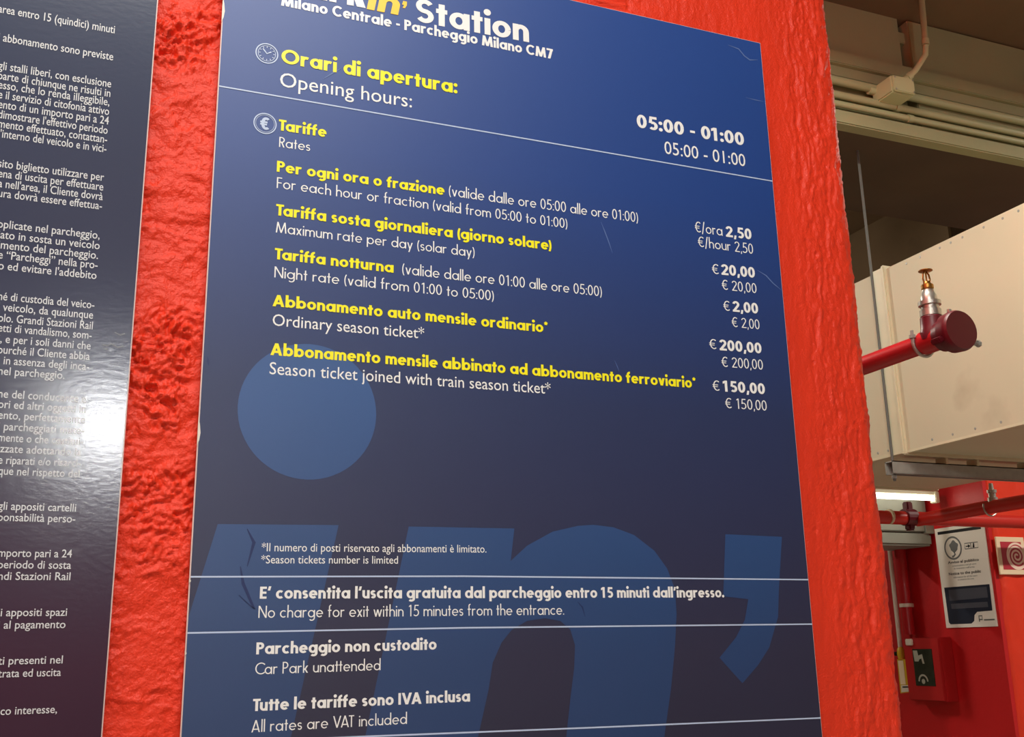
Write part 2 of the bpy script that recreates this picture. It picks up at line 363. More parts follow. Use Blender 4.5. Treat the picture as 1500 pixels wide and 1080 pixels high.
        P = bar(W_*.22, 1-h, W_*.92, 1)+[[(W_*.2, 1), (W_*.2+w*.8, 1), (W_*.14+w*.8, .5), (W_*.1, .5)]]+stroke(arc(W_-w/2-r*.92, h/2+r, r*.92, r, 128, -140, 16), w, h)
    elif c == '7': W_ = dw; P = bar(0, 1-h, W_, 1)+slant((W_*.16, 0), (W_-t*1.15, 1-h*.5), t*1.1)
    elif c == ':': W_ = w*1.05; P = disc(W_/2, w*.55, w*.58)+disc(W_/2, X-w*.45, w*.58)
    elif c == '.': W_ = w; P = disc(W_/2, w*.55, w*.58)
    elif c == ',': W_ = w*1.1; P = slant((0, -.15), (w*.35, w*.95), w*.85)
    elif c == "'": W_ = w*1.2; P = slant((0, .68), (w*.4, 1.03), w*.9)
    elif c == '-': W_ = .34; P = bar(0, .3, W_, .3+h*.95)
    elif c == '(' or c == ')':
        W_ = .22 if B else .19; p = arc(W_+.22, .42, W_+.22-w*.4, .72, 132, 228, 10)
        if c == ')': p = [(W_-x, y) for x, y in p]
        P = stroke(p, w*.85, h*.7)
    elif c == '/': W_ = .34; P = slant((0, -.12), (W_-w, 1.05), w)
    elif c == '*':
        W_ = .34 if B else .3; r = W_/2; ww = w*.55
        for a in (90, 162, 234, 306, 18):
            P += stroke([(r, .86), (r+r*math.cos(math.radians(a)), .86+r*math.sin(math.radians(a)))], ww, ww)
    elif c == '€':
        W_ = .62; P = stroke(arc(.4, .5, .33-w/2+.02, .5-h/2, 50, 310, 20), w, h)+bar(-.02, .54, .5, .54+h*.75)+bar(-.02, .36, .47, .36+h*.75)
    else: print('NO GLYPH', c)
    return P, W_
GC = {}
def merge(polys):
    """one clean planar cover of overlapping polygons"""
    vs = []; fs = []
    for p in polys:
        if sum(a[0]*b[1]-b[0]*a[1] for a, b in zip(p, p[1:]+p[:1])) < 0: p = p[::-1]
        b = len(vs); vs += [Vector(q) for q in p]; fs.append(list(range(b, b+len(p))))
    ov, oe, of, _, _, src = delaunay_2d_cdt(vs, [], fs, 0, 1e-5)
    return [[(ov[i].x, ov[i].y) for i in f] for f, k in zip(of, src) if len(k)]
def layout(text, B, track=0.0):
    polys = []; x = 0; gap = .075 if B else .1
    for i, c in enumerate(text):
        if c == ' ': x += .35 if B else .34; continue
        if (c, B) not in GC: P, wd = glyph(c, B); GC[c, B] = (merge(P), wd)
        P, wd = GC[c, B]
        polys += [[(a+x, b) for a, b in p] for p in P]
        x += wd+gap+track
        if text[i:i+2] in ('Ta', 'Tu'): x -= .12
        if text[i:i+2] in ('AT', 'VA', 'TA'): x -= .12
        if text[i:i+2] in ('ff', 'tt', 'ft'): x -= .04
    return polys, x-gap-track
BF = None
def layout_builtin(text, bold):
    """humanist lettering from Blender's own built-in face, cap height scaled to 1"""
    def mk(s):
        cu = bpy.data.curves.new('tmp', 'FONT'); cu.body = s; cu.size = 1; cu.resolution_u = 3; cu.offset = bold
        o = bpy.data.objects.new('tmp', cu); COL.objects.link(o)
        dg = bpy.context.evaluated_depsgraph_get(); me = bpy.data.meshes.new_from_object(o.evaluated_get(dg))
        vs = [(v.co.x, v.co.y) for v in me.vertices]; fs = [list(p.vertices) for p in me.polygons]
        bpy.data.objects.remove(o); bpy.data.meshes.remove(me); bpy.data.curves.remove(cu); return vs, fs
    global BF
    if BF is None:
        v, _ = mk('H'); BF = max(p[1] for p in v)
    vs, fs = mk(text); x0 = min(p[0] for p in vs)
    vs = [((x-x0)/BF, y/BF) for x, y in vs]
    return vs, fs, max(p[0] for p in vs)
def put_text(text, left, right, cap, m, parent, style='bold', shear=0, label=None, skewfix=True, name='text_line', yoff=-.0007, bold=0):
    """text between two measured baseline ends on the panel plane; cap = letter height in metres"""
    x0, z0 = left; x1, z1 = right
    if style == 'gill':
        vs, fs, wd = layout_builtin(text, bold)
    else:
        polys, wd = layout(text, style == 'bold'); vs = []; fs = []
        for p in polys:
            b = len(vs); vs += p; fs.append(list(range(b, b+len(p))))
    sx = (x1-x0)/wd; sl = (z1-z0)/(x1-x0)
    V = [(x0+x*sx+shear*y*cap, yoff, z0+y*cap+sl*x*sx) for x, y in vs]
    o = mesh_obj(name, V, fs, m, parent)
    if label: o['label'] = label
    return o

# ------------------------------------------------------------------ tariff panel
XL, XRp, ZT, ZB = .1385, 1.1418, EYE+1.1205, EYE-.62
tp = empty('information_board', (.64, 0, EYE-.62), 'large blue tariff board listing opening hours and rates in yellow and white', 'sign')
bm = bmesh.new(); box(bm, XL, XRp, .0008, .006, ZB, ZT, .0006); core = bobj('backing_sheet', bm, 'edge', tp); core['label'] = 'pale edge of the board'
inset = .0016
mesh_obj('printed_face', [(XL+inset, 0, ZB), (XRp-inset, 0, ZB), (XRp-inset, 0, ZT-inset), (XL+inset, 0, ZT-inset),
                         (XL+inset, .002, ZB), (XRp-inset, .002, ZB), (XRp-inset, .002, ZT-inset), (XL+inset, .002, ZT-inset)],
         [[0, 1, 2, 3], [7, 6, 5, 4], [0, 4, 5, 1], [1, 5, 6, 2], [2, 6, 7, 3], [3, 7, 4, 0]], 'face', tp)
# flakes knocked out of the left edge
for i, (u, v, s) in enumerate([(327, 14, 1.6), (294.5, 632, 1.5), (281, 851, 1.0), (273.5, 957, .9)]):
    x, z = on_panel(u, v); r = .002*s
    hh = .014*s if i < 2 else .003
    P = [(XL-.0003, z-hh), (XL+r*.8, z-hh*.6), (XL+r*1.2, z-.1*hh), (XL+r*.7, z+hh*.5), (XL-.0003, z+hh)]
    mesh_obj('edge_chip', [(a, -.0004, b) for a, b in P]+[(a, .001, b) for a, b in P], [[0, 1, 2, 3, 4], [9, 8, 7, 6, 5]]+[[k, k+5, (k+1) % 5+5, (k+1) % 5] for k in range(5)], 'white_pvc', tp)
def pp(*pts): return [on_panel(u, v) for u, v in pts]
def px(u0, v0, u1, v1): return on_panel(u0, v0), on_panel(u1, v1)
PXM = 1/930.0     # metres per photo pixel around the middle of the board
# big pale letters behind the text
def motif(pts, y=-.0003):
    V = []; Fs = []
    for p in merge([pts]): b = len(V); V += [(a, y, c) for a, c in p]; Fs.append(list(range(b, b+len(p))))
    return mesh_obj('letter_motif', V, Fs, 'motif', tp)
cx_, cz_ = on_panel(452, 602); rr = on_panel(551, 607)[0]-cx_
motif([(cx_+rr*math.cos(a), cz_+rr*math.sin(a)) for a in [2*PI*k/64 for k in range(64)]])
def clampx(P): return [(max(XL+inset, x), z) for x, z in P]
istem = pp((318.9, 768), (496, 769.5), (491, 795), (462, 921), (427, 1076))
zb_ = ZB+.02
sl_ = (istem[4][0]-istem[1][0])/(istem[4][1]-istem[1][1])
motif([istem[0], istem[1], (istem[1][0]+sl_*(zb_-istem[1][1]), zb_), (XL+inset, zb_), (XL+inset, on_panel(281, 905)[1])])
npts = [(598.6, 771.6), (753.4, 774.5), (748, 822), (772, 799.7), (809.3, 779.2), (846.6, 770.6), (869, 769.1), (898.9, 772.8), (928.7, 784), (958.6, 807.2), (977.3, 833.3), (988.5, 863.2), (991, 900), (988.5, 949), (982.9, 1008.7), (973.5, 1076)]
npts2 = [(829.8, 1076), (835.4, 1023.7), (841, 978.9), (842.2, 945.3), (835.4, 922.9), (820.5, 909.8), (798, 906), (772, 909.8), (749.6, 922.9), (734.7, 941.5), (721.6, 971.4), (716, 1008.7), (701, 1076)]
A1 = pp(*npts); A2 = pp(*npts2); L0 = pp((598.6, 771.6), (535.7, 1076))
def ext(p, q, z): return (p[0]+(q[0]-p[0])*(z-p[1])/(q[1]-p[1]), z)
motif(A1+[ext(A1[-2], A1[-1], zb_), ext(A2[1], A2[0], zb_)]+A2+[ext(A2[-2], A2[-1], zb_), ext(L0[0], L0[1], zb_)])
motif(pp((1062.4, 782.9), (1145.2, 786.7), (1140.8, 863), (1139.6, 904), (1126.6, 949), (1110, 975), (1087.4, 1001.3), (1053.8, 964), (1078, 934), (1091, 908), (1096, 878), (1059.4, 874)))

# rule lines
def rule(pts):
    P = pp(*pts); P[0] = (XL+inset, P[0][1]); P[-1] = (XRp-inset, P[-1][1]); t = .0011
    V = [(x, -.0006, z-t) for x, z in P]+[(x, -.0006, z+t) for x, z in P]; n = len(P)
    mesh_obj('rule_line', V, [[i, i+1, n+i+1, n+i] for i in range(n-1)], 'pale_blue_print', tp)
rule([(325, 127), (1131, 265.5)]); rule([(284, 845.3), (680, 844.4), (1186, 849.5)]); rule([(278.5, 927.5), (680, 920), (1192, 914.6)]); rule([(263, 1090.5), (515, 1080), (860, 1066.5), (1203, 1052)])

TX = [  # text, left baseline px, right baseline px, cap height px, style, colour
 ("Station", (608.6, 31.5), (774.9, 62.3), 34, 'bold', 'white_print'),
 ("Park", (411.5, -11.5), (536, 12.3), 34, 'bold', 'white_print'),
 ("Milano Centrale - Parcheggio Milano CM7", (411.6, 8.3), (810, 87), 15.2, 'bold', 'white_print'),
 ("Orari di apertura:", (411.8, 92.2), (669.8, 137.4), 20.5, 'bold', 'yellow_print'),
 ("Opening hours:", (409.8, 126.5), (603.2, 157.8), 20, 'gill', 'white_print'),
 ("Tariffe", (408, 191), (478, 201.5), 16, 'bold', 'yellow_print'),
 ("Rates", (408.6, 215.5), (454.2, 221.8), 14.8, 'book', 'white_print'),
 ("Per ogni ora o frazione", (405.2, 251.6), (650.9, 286.3), 15.6, 'bold', 'yellow_print'),
 ("(valide dalle ore 05:00 alle ore 01:00)", (657.4, 287), (934.6, 326.3), 15.3, 'book', 'white_print'),
 ("For each hour or fraction (valid from 05:00 to 01:00)", (405.1, 275.6), (831, 335), 15.2, 'book', 'white_print'),
 ("Tariffa sosta giornaliera (giorno solare)", (404, 315.5), (807.7, 367), 15.8, 'bold', 'yellow_print'),
 ("Maximum rate per day (solar day)", (403.8, 340.8), (695, 377), 15.4, 'book', 'white_print'),
 ("Tariffa notturna", (402.1, 379.7), (576.4, 400), 16, 'bold', 'yellow_print'),
 ("(valide dalle ore 01:00 alle ore 05:00)", (589, 401.5), (881.5, 434.8), 15.6, 'book', 'white_print'),
 ("Night rate (valid from 01:00 to 05:00)", (401.6, 406.6), (723.2, 441), 15.6, 'book', 'white_print'),
 ("Abbonamento auto mensile ordinario*", (399, 448.7), (802.3, 487.8), 16.3, 'bold', 'yellow_print'),
 ("Ordinary season ticket*", (399, 477), (621.2, 496.5), 16.5, 'gill', 'white_print'),
 ("Abbonamento mensile abbinato ad abbonamento ferroviario*", (395.9, 520.3), (1019.3, 569), 16.5, 'bold', 'yellow_print'),
 ("Season ticket joined with train season ticket*", (394.5, 548.2), (806.6, 577.5), 16.8, 'gill', 'white_print'),
 ("*Il numero di posti riservato agli abbonamenti è limitato.", (383, 807.8), (712.3, 809.8), 11.6, 'gill', 'white_print'),
 ("*Season tickets number is limited", (382.3, 825.6), (582.7, 826), 11.4, 'gill', 'white_print'),
 ("E' consentita l'uscita gratuita dal parcheggio entro 15 minuti dall'ingresso.", (380.3, 877.4), (1060.5, 875.5), 16.3, 'bold', 'white_print'),
 ("No charge for exit within 15 minutes from the entrance.", (378.2, 905.5), (826.1, 900.8), 16.8, 'book', 'white_print'),
 ("Parcheggio non custodito", (375, 959), (639.3, 951.8), 17, 'bold', 'white_print'),
 ("Car Park unattended", (373.5, 988.5), (557.2, 982), 17, 'book', 'white_print'),
 ("Tutte le tariffe sono IVA inclusa", (370, 1042.2), (688.3, 1028), 17.3, 'bold', 'white_print'),
 ("All rates are VAT included", (368, 1073.3), (595.9, 1060.7), 17.3, 'book', 'white_print'),
 ("05:00 - 01:00", (933, 186.8), (1090.1, 213.8), 19, 'bold', 'white_print'),
 ("05:00 - 01:00", (973.6, 225.2), (1092, 244.3), 17.8, 'gill', 'white_print'),
 ("€/ora", (1018.3, 340), (1058.3, 345.8), 15.5, 'book', 'white_print'),
 ("2,50", (1063.3, 347), (1101, 351.3), 15.6, 'bold', 'white_print'),
 ("€/hour 2,50", (1022.7, 361.5), (1103.3, 372.5), 15, 'book', 'white_print'),
 ("€", (1043.3, 401), (1052.8, 402.3), 14.5, 'book', 'white_print'),
 ("20,00", (1056.7, 402.7), (1106, 407.5), 15.6, 'bold', 'white_print'),
 ("€ 20,00", (1057.7, 424.3), (1108.3, 430), 14.5, 'book', 'white_print'),
 ("€", (1060, 455), (1069, 456), 14.5, 'book', 'white_print'),
 ("2,00", (1073.3, 456.7), (1110.7, 460), 15.6, 'bold', 'white_print'),
 ("€ 2,00", (1072.3, 479), (1112.7, 483), 14.5, 'book', 'white_print'),
 ("€", (1039.3, 511), (1049.3, 512), 14.5, 'book', 'white_print'),
 ("200,00", (1054, 513.3), (1115.7, 518.3), 15.8, 'bold', 'white_print'),
 ("€ 200,00", (1057.3, 537.5), (1117.7, 542), 14.8, 'book', 'white_print'),
 ("€", (1044.3, 572.3), (1054, 573), 15, 'book', 'white_print'),
 ("150,00", (1059.3, 573.8), (1120.7, 578), 16, 'bold', 'white_print'),
 ("€ 150,00", (1062.7, 598), (1123.3, 602), 15, 'book', 'white_print'),
]
def vert_scale(u, v):     # metres per pixel straight up at that spot of the board
    a = on_panel(u, v); b = on_panel(u, v-10); return (b[1]-a[1])/10
for t, l, r, cap, st, m in TX:
    cp = cap*vert_scale((l[0]+r[0])/2, (l[1]+r[1])/2)
    nm = {'yellow_print': 'yellow text line', 'white_print': 'white text line'}[m]
    put_text(t, on_panel(*l), on_panel(*r), cp, m, tp, st, label=nm, bold=.001)
k = vert_scale(560, 10)
ap = pp((590.5, 1.5), (596, 2.8), (595.8, 8), (593, 12.5), (589.5, 11.6), (591.6, 7.6), (588.8, 6.8))
mesh_obj('apostrophe', [(a, -.0007, b) for a, b in ap], [list(range(7))[::-1]], 'gold_print', tp)
put_text("in", on_panel(537, 13.5), on_panel(583, 22.3), 34*k, 'gold_print', tp, 'bold', shear=.17, label='slanted gold letters of the title')

def ring_poly(cx, cz, r0, r1, n=40):
    V = []; Fs = []
    for k in range(n):
        a = 2*PI*k/n; V += [(cx+r0*math.cos(a), -.0007, cz+r0*math.sin(a)), (cx+r1*math.cos(a), -.0007, cz+r1*math.sin(a))]
    for k in range(n): a = 2*k; b = 2*((k+1) % n); Fs.append([a, a+1, b+1, b])
    return V, Fs
def add(VF, polys, cx, cz, s):
    V, Fs = VF
    polys = merge(polys)
    for p in polys: b = len(V); V += [(cx+x*s, -.0007, cz+y*s) for x, y in p]; Fs.append(list(range(b, b+len(p))))
    return V, Fs
r = 14.8*vert_scale(390, 80)
c = on_panel(390.9, 78.6); VF = ring_poly(*c, r*.9, r); VF = add(VF, stroke(arc(0, 0, .76, .76, 0, 360, 36), .05, .05), *c, r)
for k in range(12): a = k*30; VF = add(VF, stroke([(.56*math.cos(math.radians(a)), .56*math.sin(math.radians(a))), (.7*math.cos(math.radians(a)), .7*math.sin(math.radians(a)))], .07, .07), *c, r)
VF = add(VF, stroke([(-.36, .42), (0, -.02), (.38, .22)], .11, .11), *c, r)
mesh_obj('clock_symbol', *VF, 'pale_blue_print', tp)
c = on_panel(388.2, 181.2); VF = ring_poly(*c, r*.9, r); VF = add(VF, stroke(arc(0, 0, .8, .8, 0, 360, 36), .035, .035), *c, r)
P = glyph('€', True)[0]; VF = add(VF, [[((x-.33)*1.2, (y-.5)*1.2) for x, y in p] for p in P], *c, r)
mesh_obj('euro_symbol', *VF, 'pale_blue_print', tp)

# light scratches and scuffs of the board, real hairline marks in the laminate
def scratch(pts, w, m='slate_ink'):
    P = pp(*pts); n = len(P); V = []
    for i, (x, z) in enumerate(P):
        q = P[min(i+1, n-1)]; o = P[max(i-1, 0)]; tx, tz = q[0]-o[0], q[1]-o[1]; L = math.hypot(tx, tz); ww = w*(1 if 0 < i < n-1 else .25)
        V += [(x-tz/L*ww, -.0005, z+tx/L*ww), (x+tz/L*ww, -.0005, z-tx/L*ww)]
    mesh_obj('scratch', V, [[2*i, 2*i+1, 2*i+3, 2*i+2] for i in range(n-1)], m, tp)
M['slate_pale'] = mat('slate_pale', (130, 132, 136), .4); M['scuff'] = mat('scuff', (92, 116, 168), .5); M['scuff_dark'] = mat('scuff_dark', (26, 44, 92), .5)
scratch([(880, 325), (886, 340), (892, 356), (897, 371)], .0009, 'scuff')
scratch([(900, 528), (904, 537), (907, 545)], .0006, 'scuff')
scratch([(1109, 396), (1122, 404), (1132, 415), (1144, 425)], .0011, 'scuff')
scratch([(1066, 66), (1082, 72), (1090, 82), (1098, 88), (1110, 88)], .0013, 'scuff')
scratch([(1092, 143), (1108, 147), (1118, 149)], .0009, 'scuff')
scratch([(473, 116), (486, 108), (500, 100)], .0012, 'scuff')
scratch([(729, 200), (730, 207)], .001, 'scuff_dark')
scratch([(846, 882), (853, 890), (857, 904)], .0012, 'scuff_dark')
scratch([(362, 775), (372, 795), (362, 830)], .0024, 'scuff_dark')
scratch([(352, 830), (356, 855), (372, 892), (350, 872)], .0022, 'scuff_dark')
scratch([(304, 523), (305, 530), (306, 536)], .0016, 'scuff_dark')

# ------------------------------------------------------------------ left regulations panel
XE = .0445; XL2 = -.95
lp = empty('information_board', (-.45, 0, EYE-.62), 'dark glossy regulations board cut off by the left picture edge', 'sign')
bm = bmesh.new(); box(bm, XL2, XE, .0008, .006, ZB, EYE+1.1205, .0006); bobj('backing_sheet', bm, 'edge', lp)['label'] = 'pale edge of the board'
q = XE-inset
mesh_obj('printed_face', [(XL2+.002, 0, ZB), (q, 0, ZB), (q, 0, ZT), (XL2+.002, 0, ZT)], [[0, 1, 2, 3]], 'face2_veil', lp)
LT = [("area entro 15 (quindici) minuti", 167.8, 49.3), ("i abbonamento sono previste", 165.5, 88.9), ("gli stalli liberi, con esclusione", 162.5, 128.6),
 ("parte di chiunque ne risulti in", 161.3, 142.5), ("esso, che lo renda illeggibile,", 160, 155.3), ("e il servizio di citofonia attivo", 159.5, 169),
 ("ento di un importo pari a 24", 159, 182.8), ("dimostrare l'effettivo periodo", 157.3, 196.7), ("mento effettuato, contattan-", 156.6, 210), ("l'interno del veicolo e in vici-", 155.5, 223.7),
 ("sito biglietto utilizzare per", 152, 265.5), ("ena di uscita per effettuare", 151, 279.6), ("a nell'area, il Cliente dovrà", 150.3, 293.7), ("ura dovrà essere effettua-", 149, 307.4),
 ("pplicate nel parcheggio,", 145.7, 350.5), ("iato in sosta un veicolo", 145.7, 365.6), ("imento del parcheggio.", 143.3, 379.8), ("e “Parcheggi” nella pro-", 142.7, 394), ("o ed evitare l'addebito", 141, 409.3),
 ("né di custodia del veico-", 137.9, 452.4), ("l veicolo, da qualunque", 136, 467.3), ("olo. Grandi Stazioni Rail", 135.5, 482.9), ("etti di vandalismo, som-", 133.9, 497), ("i, e per i soli danni che", 132.5, 512.4),
 ("purché il Cliente abbia", 131.2, 527.8), (", in assenza degli inca-", 130.3, 542.8), ("nel parcheggio.", 94.4, 555.6), ("ne del conducente e", 126, 590.3), ("ori ed altri oggetti in", 125.2, 605.1),
 ("ento, perfettamente", 124.3, 620.5), ("i parcheggiati mate-", 123, 636.5), ("mente o che costitui-", 121.5, 652.5), ("izzate adottando la", 118.5, 668), ("e riparati e/o risarci-", 117.8, 684.3), ("que nel rispetto del", 116.3, 699.8),
 ("gli appositi cartelli", 111, 749.8), ("ponsabilità perso-", 110, 765.8), ("mporto pari a 24", 105, 817), ("periodo di sosta", 103.8, 833.6), ("ndi Stazioni Rail", 102.7, 850.2),
 ("li appositi spazi", 97.8, 902.4), ("i al pagamento", 95.6, 920.3), ("ti presenti nel", 91.5, 972), ("trata ed uscita", 89, 990.4), ("ico interesse,", 83.3, 1044.6)]
for t, u, v in LT:
    x1, z1 = on_panel(u, v); x0 = on_panel(-3, v+(872-v)/4665*(-u))[0]
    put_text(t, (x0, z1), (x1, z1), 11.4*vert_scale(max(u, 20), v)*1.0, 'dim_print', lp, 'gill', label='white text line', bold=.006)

# ------------------------------------------------------------------ beam with flange and ledge along x at y = YB
YB = 3.0-DIST
def zb(v, u=1222, y=None): return hit(u, v, 'y', YB if y is None else y).z
z_l0 = zb(178); z_l1 = zb(158); z_f0 = zb(106); z_f1 = zb(72)
xg0 = hit(1331, 60, 'y', YB).x; xg1 = hit(1342, 60, 'y', YB).x
bm = bmesh.new(); box(bm, -3, xg0, YB+.05, YB+.4, z_l0+.02, ZC); bp = struct(bobj('beam', bm, 'beam'))
bm = bmesh.new(); box(bm, xg1, 8, YB+.035, YB+.4, z_l0+.02, ZC-.005, .004); bobj('beam_section', bm, 'beam', bp)
bm = bmesh.new(); box(bm, xg0, xg1, YB+.12, YB+.4, z_l0+.02, ZC); bobj('beam_joint', bm, 'beam', bp)
bm = bmesh.new(); box(bm, -3, 8, YB, YB+.3, (z_f0+z_f1)/2-.005, z_f1, .004); box(bm, -3, 8, YB+.02, YB+.3, z_f0, (z_f0+z_f1)/2-.003, .003); bobj('flange', bm, 'beam', bp)
bm = bmesh.new(); box(bm, -3, 8, YB, YB+.06, z_l0, z_l1, .005); bobj('ledge', bm, 'beam', bp)
M['soffit'] = mat('shaded_soffit', (84, 66, 50), .85, noise=.12, nscale=3)  # shade under the beam is put into this darker brown
yB2 = hit(1236, 308, 'z', z_l0).y
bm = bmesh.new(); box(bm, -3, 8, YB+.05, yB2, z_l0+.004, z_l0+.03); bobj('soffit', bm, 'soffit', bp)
bm = bmesh.new(); box(bm, -3, 8, YB+.39, yB2, z_l0+.03, ZC); bobj('beam_back', bm, 'beam', bp)
bm = bmesh.new(); box(bm, -3, 8, YB+.06, YB+.12, zb(24), zb(8), .003); bobj('joint_strip', bm, 'beam', bp)
yc = YB+.015
for k, (v, rpx, lb) in enumerate([(117.5, 6.2, 'upper beige conduit along the beam, running behind the junction box'), (138, 5.2, 'middle of three beige conduits along the beam'), (151, 4.6, 'lowest beige conduit along the beam, just above the ledge')]):
    z = zb(v, 1222, yc); rad = rpx*(zb(130)-zb(140))/10*.95
    bm = bmesh.new(); tube(bm, [(-2.5, yc, z), (7.8, yc, z)], rad, 16)
    co_ = empty('conduit', (0, yc, z), lb, 'conduit', 'conduits along the beam'); bobj('pipe', bm, 'conduit', co_, True)
    # saddles
    for xx in (2.9+.06*k, 4.4):
        bm = bmesh.new(); tube(bm, [(xx-.012, yc, z), (xx+.012, yc, z)], rad*1.25, 16); bobj('saddle_clip', bm, 'conduit', co_, True)
# junction box and its feed pipe
c0 = hit(1310, 136, 'y', YB-.03)
jb = empty('junction_box', c0, 'pale square junction box fixed to the beam where the bent pipe ends', 'box')
bm = bmesh.new(); box(bm, c0.x-.062, c0.x+.052, YB-.085, YB+.03, c0.z-.035, c0.z+.04, .006); bobj('housing', bm, 'box', jb, True)
bm = bmesh.new(); box(bm, c0.x-.058, c0.x+.048, YB-.094, YB-.084, c0.z-.032, c0.z+.036, .003); bobj('cover', bm, 'box', jb)
for sx in (-.05, .04):
    for sz in (-.025, .028):
        bm = bmesh.new(); lathe(bm, (c0.x+sx, YB-.093, c0.z+sz), (0, -1, 0), [(0, .004), (.003, .004)], 10); bobj('screw', bm, 'steel', jb)
for sx in (-1, 1):
    bm = bmesh.new(); tube(bm, [(c0.x+sx*.055, yc, zb(117.5)), (c0.x+sx*.085-.004, yc, zb(117.5))], .017, 14); bobj('gland', bm, 'box', jb, True)
fy = YB-.1
P0 = hit(1350, 0, 'y', fy); P1 = hit(1356, 66, 'y', fy); P2 = hit(1348, 92, 'y', fy+.03); P3 = hit(1334, 110, 'y', YB-.05); P4 = hit(1322, 120, 'y', YB-.04)
fp = empty('conduit', P4, 'pale vertical pipe bending down from the ceiling to the junction box', 'conduit')
top = Vector((P0.x+(P0.x-P1.x)*.6, fy, ZC))
path = [top, P0, P1]
Q = [P1, hit(1355.5, 80, 'y', fy+.01), P2, hit(1341, 103, 'y', YB-.06), P3, P4]
bm = bmesh.new(); tube(bm, [top, P0, P1], .0125, 14); bobj('pipe', bm, 'conduit', fp, True)
bm = bmesh.new(); tube(bm, Q, .0118, 14); bobj('elbow', bm, 'box', fp, True)
for a, b, rr_ in ((P1+(P0-P1)*.12, P1, .0155), (P3, P3+(P4-P3)*.45, .0155), (P4+(P3-P4)*.2, P4+(P4-P3)*.6, .017)):
    bm = bmesh.new(); tube(bm, [a, b], rr_, 14); bobj('coupling', bm, 'box', fp, True)

# ------------------------------------------------------------------ duct
zD0, zD1 = EYE+.70, EYE+1.447; xD0, xD1 = 2.915, 3.815; yD1 = 3.955-DIST; yD0 = 1.2-DIST
yS = (hit(1306, 660, 'x', xD0).y+hit(1324, 660, 'x', xD0).y)/2       # joint between two duct lengths
dt = empty('ventilation_duct', (xD0, yS, zD0), 'large boxy cream ventilation duct hanging below the ceiling', 'duct')
yj0, yj1 = hit(1322, 500, 'x', xD0).y, hit(1300, 500, 'x', xD0).y
bm = bmesh.new(); box(bm, xD0, xD1, yD0, yS-.012, zD0, zD1, .004); bobj('duct_section', bm, 'duct', dt)
bm = bmesh.new(); box(bm, xD0, xD1, yS+.012, yD1, zD0, zD1, .004); bobj('duct_section', bm, 'duct', dt)
bm = bmesh.new(); box(bm, xD0-.008, xD1+.008, yS-.035, yS+.035, zD0-.008, zD1+.008, .004); bobj('joint_cover', bm, 'seam', dt)['label'] = 'paler raised band over the duct joint'
bm = bmesh.new(); box(bm, xD0-.016, xD1+.016, yS-.052, yS-.035, zD0-.012, zD1+.012, .004); bobj('joint_rib', bm, 'seam', dt)
bm = bmesh.new(); box(bm, xD0-.004, xD1+.004, yD1-.03, yD1+.006, zD0-.006, zD1, .003); bobj('end_trim', bm, 'seam', dt)
bm = bmesh.new(); box(bm, xD0-.003, xD0+.012, yD0, yD1, zD0-.005, zD0+.004); bobj('corner_trim', bm, 'seam', dt)
for (u, v) in [(1347, 369), (1376, 358), (1392, 351), (1409, 343), (1440, 328), (1468, 316), (1491, 305), (1327, 381), (1364, 632), (1396, 640.), (1429, 632), (1467, 624), (1286, 664), (1301, 661)]:
    z = zD1-.02 if v < 500 else zD0+.022
    p = hit(u, v, 'x', xD0); bm = bmesh.new(); lathe(bm, (xD0+.001, p.y, z), (-1, 0, 0), [(0, .006), (.002, .0045)], 8); bobj('screw', bm, 'galv', dt)
# steel channel under the duct and its hanging rods
R0 = hit(1308, 680, 'x', xD0-.035); zS1 = hit(1314, 677, 'y', R0.y).z; zS0 = zS1-.05; xa = R0.x
hg = empty('duct_hanger', (xa, yS, zS0), 'galvanised channel and threaded rods carrying the cream duct', 'bracket')
bm = bmesh.new(); yh = R0.y
box(bm, xa-.02, xD1+.15, yh-.022, yh-.018, zS0, zS1); box(bm, xa-.02, xD1+.15, yh+.018, yh+.022, zS0, zS1); box(bm, xa-.02, xD1+.15, yh-.022, yh+.022, zS1-.004, zS1)
box(bm, xa-.02, xD1+.15, yh-.022, yh-.010, zS0, zS0+.003); box(bm, xa-.02, xD1+.15, yh+.010, yh+.022, zS0, zS0+.003); bobj('channel', bm, 'galv', hg)
xr = xD0-.035
for xx in (xr, xD1+.06):
    bm = bmesh.new(); tube(bm, [(xx, yh, zS0-.025), (xx, yh, ZC)], .0055, 10); rd = bobj('threaded_rod', bm, 'rod_steel', hg, True)
    bm = bmesh.new(); lathe(bm, (xx, yh, zS0-.016), (0, 0, 1), [(0, .011), (.012, .011)], 6); bobj('nut', bm, 'galv', rd)
for xx in (3.12, 3.28, 3.55):
    bm = bmesh.new(); box(bm, xx, xx+.012, yh-.028, yh+.028, zS1-.002, zD0-.006, .001); bobj('clip', bm, 'seam', hg)

# ------------------------------------------------------------------ sprinkler pipe in front of the duct
xp = 2.1
pe = hit(1404, 486, 'x', xp); zp = EYE+.785
sp_ = empty('sprinkler_pipe', (xp, pe.y, zp), 'short dark red sprinkler pipe with capped end and upright brass head, before the duct', 'pipe')
y0 = pe.y
bm = bmesh.new(); tube(bm, [(xp, y0, zp), (xp, 4.0-DIST, zp)], .0275, 24); bobj('pipe', bm, 'red_pipe', sp_, True)
bm = bmesh.new(); tube(bm, [(xp, 3.6-DIST, zp), (xp, 3.6-DIST, ZC+.02)], .006, 8); bobj('hanger_rod', bm, 'galv', sp_)
